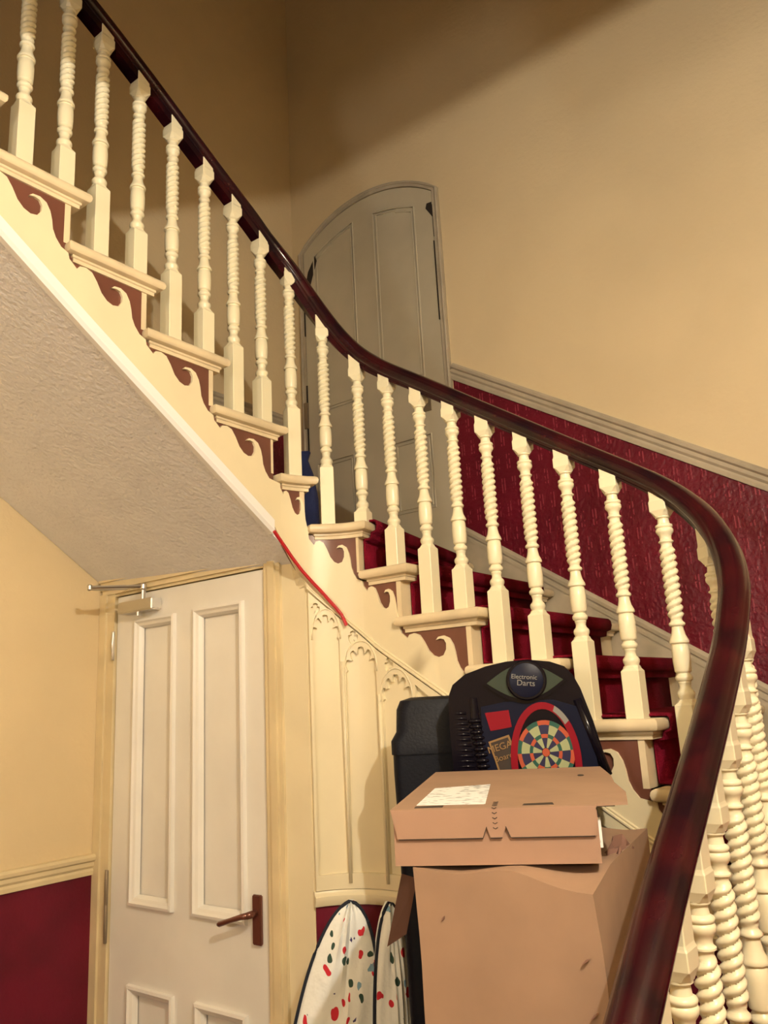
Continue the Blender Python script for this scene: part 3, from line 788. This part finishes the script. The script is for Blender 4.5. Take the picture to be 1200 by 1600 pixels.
bm.faces.new(V); bmesh.ops.solidify(bm, geom=bm.faces[:], thickness=.004)
tag(obj('side_flap', bm, M['cardin'], tb), 'darker folded-down flap')

# mailing box on top
th2 = YAW-radians(11); W2, D2, H2 = .300, .40, .076
o2 = Vector((-.518, 1.160, 0))
Z2 = TBH+.005
mb = thing('mailing_box', 'flat brown cardboard mailing box with white label, lid ajar, on top of the tall carton', 'box', (o2.x, o2.y, Z2))
mb.rotation_euler = (0, 0, th2)
bm = bmesh.new(); t = .004
box(bm, (-W2, 0, 0), (0, D2, t)); box(bm, (-W2, 0, t), (0, t, H2-.004)); box(bm, (-W2, D2-t, t), (0, D2, H2)); box(bm, (-W2, t, t), (-W2+t, D2-t, H2-.004)); box(bm, (-t, t, t), (0, D2-t, H2-.012))
obj('tray', bm, M['card2'], mb)
lidp = thing('lid'); lidp.parent = mb
bm = bmesh.new()
tilt = .016
def lz(y): return H2+tilt*(1-0)*(y/D2)*1.2
def lidpt(x, y, t): return (x, y, lz(y)+t)
slotA = [(-.262, .008), (-.214, .008), (-.214, .013), (-.262, .013)]; slotB = [(-.098, .008), (-.060, .008), (-.060, .0135), (-.098, .0135)]
hole = [(-.005+.006*cos(2*pi*k/8), .355+.008*sin(2*pi*k/8)) for k in range(8)]
plate(bm, [(-W2-.003, -.003), (.0, -.003), (.0, .006), (.045, .012), (.050, .10), (.040, .20), (.040, D2-.12), (.028, D2), (-W2+.01, D2)], (), lidpt, .0, .004)
obj('lid_panel', bm, M['card'], lidp)
bm = bmesh.new()     # front tuck panel, with tear strip outline
plate(bm, [(-W2-.003, H2+.002), (-.001, H2+.002), (-.004, .038), (-.126, .038), (-.132, .052), (-.138, .038), (-.155, .038), (-.160, .052), (-.166, .038), (-W2+.006, .038)], (), lambda a, b, t: (a, -t, b), .0005, .0042)
obj('tuck_panel', bm, M['card2'], lidp)
bm = bmesh.new()
for (x0, z0, x1, z1) in ((-W2+.008, .0375, -.166, .0375), (-.155, .0375, -.138, .0375), (-.126, .0375, -.006, .0375), (-.166, .038, -.160, .053), (-.155+.029, .038, -.132, .053)):
    tube(bm, [(x0, -.0040, z0), (x1, -.0040, z1)], .0007, 5)
for k in range(5):
    z = .050+.007*k; tube(bm, [(-.1505, -.0045, z+.002), (-.147, -.0047, z), (-.1435, -.0045, z+.002)], .0006, 5)
for k in range(4):
    y = .006+.010*k; zz = lz(y)+.0045; tube(bm, [(-.1505, y+.003, zz), (-.147, y, zz), (-.1435, y+.003, zz)], .0007, 5)
obj('printed_marks', bm, M['ink'], lidp)
for sl in ([(-.268, .006), (-.225, .006), (-.225, .021), (-.268, .019)], [(-.106, .006), (-.060, .006), (-.062, .023), (-.104, .019)], [(-.012+.006*cos(2*pi*k/8), .29+.011*sin(2*pi*k/8)) for k in range(8)]):
    bm = bmesh.new(); plate(bm, sl, (), lidpt, .0041, .0044); obj('slot_shade_patch', bm, M['ink'], lidp)  # dark patches paint the shade inside the slots; nothing is cut
bm = bmesh.new(); plate(bm, [(-.262, .022), (-.140, .022), (-.108, .135), (-.236, .135)][0:0] or [(-.268, .028), (-.162, .024), (-.168, .215), (-.262, .190)], (), lidpt, .0042, .0048)
tag(obj('address_label', bm, M['label'], lidp), 'white printed address label')
bm = bmesh.new(); box(bm, (-.002, .03, .016), (.002, .17, .058)); ob = obj('side_label', bm, M['label'], mb); tag(ob, 'white label on the side')
ob.location = (.003, 0, 0)

# black bin behind the boxes and the toy standing on a crate
cs = Vector((-1.112, 1.652, 0))
bc = thing('black_plastic_case', 'tall black plastic case with a rounded lid standing behind the cartons', 'case', (cs.x, cs.y, FL))
bc.rotation_euler = (0, 0, YAW-radians(4))
bm = bmesh.new()
def rr(bm, hw, hd, z, r, yo=0):
    pts = []
    for cx, cy, a0 in ((hw-r, hd-r, 0), (-hw+r, hd-r, 90), (-hw+r, -hd+r, 180), (hw-r, -hd+r, 270)):
        for k in range(6): a = radians(a0+k*18); pts.append(bm.verts.new((cx+r*cos(a), cy+r*sin(a)+yo, z)))
    return pts
loft(bm, [rr(bm, .090, .055, 0, .02), rr(bm, .094, .058, .05, .02), rr(bm, .108, .066, 1.24, .025), rr(bm, .111, .070, 1.35, .025), rr(bm, .111, .070, 1.40, .025)])
autosm(obj('case_body', bm, M['navy'], bc), 40)
bm = bmesh.new()
loft(bm, [rr(bm, .114, .074, 1.395, .025), rr(bm, .114, .074, 1.425, .025), rr(bm, .102, .066, 1.445, .03), rr(bm, .099, .064, 1.495, .03), rr(bm, .090, .056, 1.515, .03), rr(bm, .065, .04, 1.522, .03)])
autosm(obj('case_lid', bm, M['navy'], bc), 40)
ct = Vector((-.845, 1.675, 0))
cr_ = thing('storage_crate', 'dark storage crate behind the tall carton, under the dartboard toy', 'crate', (ct.x, ct.y, FL)); cr_.location.x -= .035; cr_.location.y -= .012; cr_.rotation_euler = (0, 0, YAW-radians(10))
CH = 1.260-FL
bm = bmesh.new()
loft(bm, [rr(bm, .08, .035, 0, .012), rr(bm, .085, .042, CH-.03, .012), rr(bm, .09, .046, CH-.03, .012), rr(bm, .09, .046, CH, .012)])
autosm(obj('crate_body', bm, M['navy'], cr_), 40)

# toy
toy = thing('dartboard_toy', 'shiny black toy with a printed dartboard front, ribbed columns and an eye-shaped badge', 'toy', (0, 0, 0))
toy.location = (-.858, 1.606, 1.262); toy.rotation_euler = (0, 0, YAW-radians(10))
K = .00131
def tx(px, py, cx=823, base=1269):   # local x, z on the toy's front face
    return ((px-cx)*K/cos(0), (base-py)*K+.0)
outl = [tx(*p) for p in ((697, 1262), (699, 1190), (698, 1120), (700, 1080), (708, 1062), (730, 1046), (765, 1035), (800, 1029), (835, 1028), (870, 1033), (893, 1042), (905, 1056), (915, 1078), (930, 1130), (942, 1185), (950, 1262))]
bm = bmesh.new()
plate(bm, outl, (), lambda a, b, t: (a, t-.02*(b/.31), b), -.0, .065)
# soften the rim
es = [e for e in bm.edges if all(abs(v.co.y+.02*(v.co.z/.31)) < 1e-5 for v in e.verts) and len(e.link_faces) == 2 and e.calc_face_angle(0) > .8]
bmesh.ops.bevel(bm, geom=es, offset=.012, segments=3, affect='EDGES')
autosm(obj('toy_body', bm, M['black'], toy), 40)
def tf(a, b, t): return (a, -.02*(b/.31)-t, b)
def tplate(name, pts, m, t=.002, t0=0.0, par=toy, holes=()):
    bm = bmesh.new(); plate(bm, [tx(*p) for p in pts], [[tx(*q) for q in h] for h in holes], tf, t0-.001, t0+t); return obj(name, bm, m, par)
def ell(cx, cy, rx, ry, n=28, a0=0, a1=360): return [(cx+rx*cos(radians(a0+(a1-a0)*k/n)), cy+ry*sin(radians(a0+(a1-a0)*k/n))) for k in range(n+(0 if a1-a0 >= 360 else 1))]
# eye-shaped badge
def lensshape(cx, cy, w, h, n=14): return [(cx-w+2*w*k/n, cy-h*sin(pi*k/n)) for k in range(n+1)] + [(cx+w-2*w*k/n, cy+h*sin(pi*k/n)) for k in range(1, n)]
tplate('badge_bezel', lensshape(827, 1064, 68, 34), M['black'], .006)
lens = lensshape(827, 1063, 62, 28)
tplate('badge_lens', lens, M['lens'], .008)
bm = bmesh.new(); c = tx(830, 1061); lathe(bm, [(.043, -.004), (.043, -.012), (.040, -.015)], 30, (c[0], -.02*c[1]/.31, c[1]), 'y'); autosm(obj('badge_ring', bm, M['black'], toy))
bm = bmesh.new(); lathe(bm, [(.036, -.014), (.036, -.0165), (.034, -.0175)], 30, (c[0], -.02*c[1]/.31, c[1]), 'y'); bd = autosm(obj('badge_disc', bm, M['tblue'], toy))
def tmw(px, py, t, rot=0):
    a, b = tx(px, py); return Matrix.Translation((a, -.02*b/.31-t, b)) @ Matrix.Rotation(radians(90), 4, 'X') @ Matrix.Rotation(radians(rot), 4, 'Z')
text_mesh('badge_lettering', 'Electronic', .0135, M['tsilver'], toy, tmw(827, 1056, .0185, -6))
text_mesh('badge_lettering', 'Darts', .0170, M['tsilver'], toy, tmw(829, 1066, .0185, -6))
# printed panel
tplate('print_panel', [(752, 1100), (790, 1094), (870, 1094), (905, 1106), (928, 1170), (935, 1262), (748, 1262)], M['tblue'], .003)
tplate('red_print', [(758, 1110), (797, 1107), (800, 1134), (765, 1139)], M['redpanel'], .0045)
tplate('gold_frame', [(760, 1156), (794, 1146), (812, 1200), (775, 1212)], M['gold'], .004, holes=[[(763.5, 1158), (792, 1150), (808, 1198), (777, 1208)]])
tplate('dark_print', [(763.5, 1158), (792, 1150), (808, 1198), (777, 1208)], M['ink'], .0042)
text_mesh('lettering', 'MEGA', .0200, M['gold'], toy, tmw(778, 1165, .0058, 14))
text_mesh('lettering', 'Board', .0170, M['gold'], toy, tmw(783, 1181, .0058, 14))
# red arch
oa = ell(850, 1190, 56, 93, 24, 180, 360); ia = ell(850, 1190, 45, 82, 24, 360, 180)
tplate('red_arch', [(794, 1262)]+oa+[(906, 1262), (895, 1262)]+ia+[(805, 1262)], M['redpanel'], .007)
tplate('arch_painted_highlight', ell(850, 1190, 56, 93, 8, 292, 318)+ell(850, 1190, 47, 84, 8, 318, 292), M['tsilver'], .0082)  # highlight on the red arch painted as a silver patch
tplate('board_field', [(805, 1262)]+ell(850, 1190, 45, 82, 24, 180, 360)+[(895, 1262)], M['black'], .0045)
# dartboard: segments round a centre
bcx, bcy = 851, 1176
def sect(r0, r1, a0, a1, sx=1.08, sy=1.2):
    n = 3
    return [(bcx+r0*sx*cos(radians(a0+(a1-a0)*k/n)), bcy-r0*sy*sin(radians(a0+(a1-a0)*k/n))) for k in range(n+1)] + [(bcx+r1*sx*cos(radians(a1+(a0-a1)*k/n)), bcy-r1*sy*sin(radians(a1+(a0-a1)*k/n))) for k in range(n+1)]
groups = {'tcream': [], 'tpurple': [], 'tor': [], 'tgreen': []}
for k in range(14):
    a0 = 90-13+k*26-.0; a1 = a0+26
    if k == 13: a1 = 90-13+364-4
    even = k % 2 == 0
    groups['tpurple' if even else 'tcream'] += [sect(6, 19, a0, a1), sect(24, 36, a0, a1)]
    groups['tor' if even else 'tgreen'] += [sect(19, 24, a0, a1), sect(36, 42, a0, a1)]
db = None
for nm, secs in groups.items():
    bm = bmesh.new()
    for s in secs: plate(bm, [tx(*p) for p in s], (), tf, .003, .0068)
    if db is None: db = obj('dartboard', bm, M[nm], toy)
    else: obj('dartboard_segments', bm, M[nm], db)
bm = bmesh.new(); plate(bm, [tx(*p) for p in ell(bcx, bcy, 6, 6.5, 14)], (), tf, .003, .0075); obj('bullseye', bm, M['tor'], db)
# ribbed column, left; bead row, right
bm = bmesh.new(); x_, z_ = tx(741, 1120)
tube(bm, [Vector(tf(*tx(741, 1118), -.006)), Vector(tf(*tx(741, 1085), -.006))], [.012, .010], 14)
for k in range(13):
    py = 1122+k*9; px = 741+k*1.05; c = Vector(tf(*tx(px, py), -.008))
    pts = [c+Vector((.014*cos(2*pi*j/14), .014*sin(2*pi*j/14), 0)) for j in range(14)]
    tube(bm, pts, .0042, 8, closed=True)
tube(bm, [Vector(tf(*tx(741, 1118), -.008)), Vector(tf(*tx(755, 1240), -.008))], .013, 12)
autosm(obj('ribbed_column', bm, M['black'], toy), 50)
for sx0, nr, s0 in ((712, 14, 1110),):
    bm = bmesh.new()
    for k in range(15):
        py = 1108+k*8.5; a = Vector(tf(*tx(700, py), .0)); b = Vector(tf(*tx(727+k*.9, py+1), .0))
        tube(bm, [a+Vector((0, .03, 0)), a+Vector((0, .004, 0)), b], .0035, 6)
    obj('side_ribs', bm, M['black'], toy, True)
bm = bmesh.new()
for k in range(17):
    f = k/16; px = 912+f*33; py = 1100+f*112
    c = Vector(tf(*tx(px-4, py), .002)); bmesh.ops.create_uvsphere(bm, u_segments=8, v_segments=6, radius=.0045, matrix=Matrix.Translation(c))
obj('bead_row', bm, M['black'], toy, True)
bm = bmesh.new()
tube(bm, [Vector(tf(*tx(908, 1095), -.003)), Vector(tf(*tx(944, 1215), -.003))], .010, 10); obj('edge_tube', bm, M['black'], toy, True)

# ironing boards
def ironing_board(label, nose, zn, halfw, L, lean, sway, yaw, seed):
    o = thing('ironing_board', label, 'ironing board', (nose.x, nose.y, FL), group='ironing boards beside the cupboard door'); o.rotation_euler = (0, 0, yaw)
    n = 26; rows = []
    H = zn-FL
    bm = bmesh.new(); rows = []
    def hw(s):
        s = max(s, 0); return halfw*min(1, (1-math.exp(-s/.17))/(1-math.exp(-3.2)))**.62 if s > 0 else 0
    nw = 16
    for i in range(41):
        s = L*(i/40)**1.5
        row = []
        for j in range(nw+1):
            q = -1+2*j/nw; h = max(hw(s), .004)
            puff = .022*(1-abs(q)**2.6) * min(1, s/.04)
            fold = .004*sin(22*q+seed+6*s)*(1-q*q)+.006*sin(9*s*2+q*5+seed)*(1-q*q)
            f = s/L
            row.append(Vector((q*h - sway*f*L, -lean*f*L - puff - fold, H-s*cos(.1))))
        rows.append(row)
    F_ = [[bm.verts.new(p) for p in r] for r in rows]
    Bk = [[bm.verts.new(Vector((p.x, -lean*(i/40)**1.5*L+.022, p.z))) for j, p in enumerate(r)] for i, r in enumerate(rows)]
    for i in range(40):
        for j in range(nw):
            bm.faces.new((F_[i][j], F_[i][j+1], F_[i+1][j+1], F_[i+1][j])); bm.faces.new((Bk[i][j+1], Bk[i][j], Bk[i+1][j], Bk[i+1][j+1]))
        bm.faces.new((F_[i][0], F_[i+1][0], Bk[i+1][0], Bk[i][0])); bm.faces.new((F_[i][nw], Bk[i][nw], Bk[i+1][nw], F_[i+1][nw]))
    for j in range(nw):
        bm.faces.new((F_[0][j+1], F_[0][j], Bk[0][j], Bk[0][j+1])); bm.faces.new((F_[40][j], F_[40][j+1], Bk[40][j+1], Bk[40][j]))
    autosm(obj('cover', bm, M['cover'], o), 60)
    bm = bmesh.new()
    pts = [r[0]+Vector((-.001, .0, 0)) for r in rows[::-1]] + [r[-1]+Vector((.001, 0, 0)) for r in rows[1:]]
    tube(bm, pts, .0043, 8); autosm(obj('piping', bm, M['piping'], o))
    bm = bmesh.new()
    for k in (-1, 1): tube(bm, [(k*.04-sway*.3, .035, H-.30), (k*.05-sway*.6, .035-lean*.6, .01)], .008, 8)
    autosm(obj('folded_leg', bm, M['chrome'], o))
    return o
n1 = camxy(-.130, 2.13)
ironing_board('white ironing board, motif-printed cover with navy edging, nearest the cupboard door', n1, 1.038, .110, 1.03, .13, .16, YAW, 1.0)
n2 = camxy(-.035, 2.12)
ironing_board('white motif-printed ironing board with navy edging squeezed between its twin and the black case', n2, 1.032, .062, 1.02, .10, .02, YAW+.35, 4.0)

# blue bag on the winder by the arched door
bm = bmesh.new()
loft(bm, [rr(bm, .075, .05, 0, .03), rr(bm, .09, .06, .06, .035), rr(bm, .085, .055, .2, .035), rr(bm, .06, .04, .29, .03), rr(bm, .03, .02, .34, .015), rr(bm, .045, .03, .37, .015)])
bb = autosm(obj('drawstring_bag', bm, M['bluebag']), 60); bb.scale = (.6, .6, 1.05); bb.location = (-1.96, 2.12, 2.036); bb.rotation_euler = (0, 0, .6)
tag(bb, 'dark blue fabric bag on the winder step in front of the arched door', 'bag')

# red cable across the string
pts = [(1.575, 1.985), (1.592, 1.968), (1.621, 1.942), (1.685, 1.877), (1.743, 1.822), (1.789, 1.774), (1.809, 1.751), (1.823, 1.721)]
dn = []
for (a, za), (b, zb) in zip(pts, pts[1:]):
    for k in range(5): dn.append((a+(b-a)*k/5, za+(zb-za)*k/5))
dn.append(pts[-1])
bm = bmesh.new(); tube(bm, [P(u, -.026, z) for u, z in dn], .0052, 8)
cb = autosm(obj('cable', bm, M['redcable'])); tag(cb, 'short red cable running down from the soffit edge across the panelled wall', 'cable')
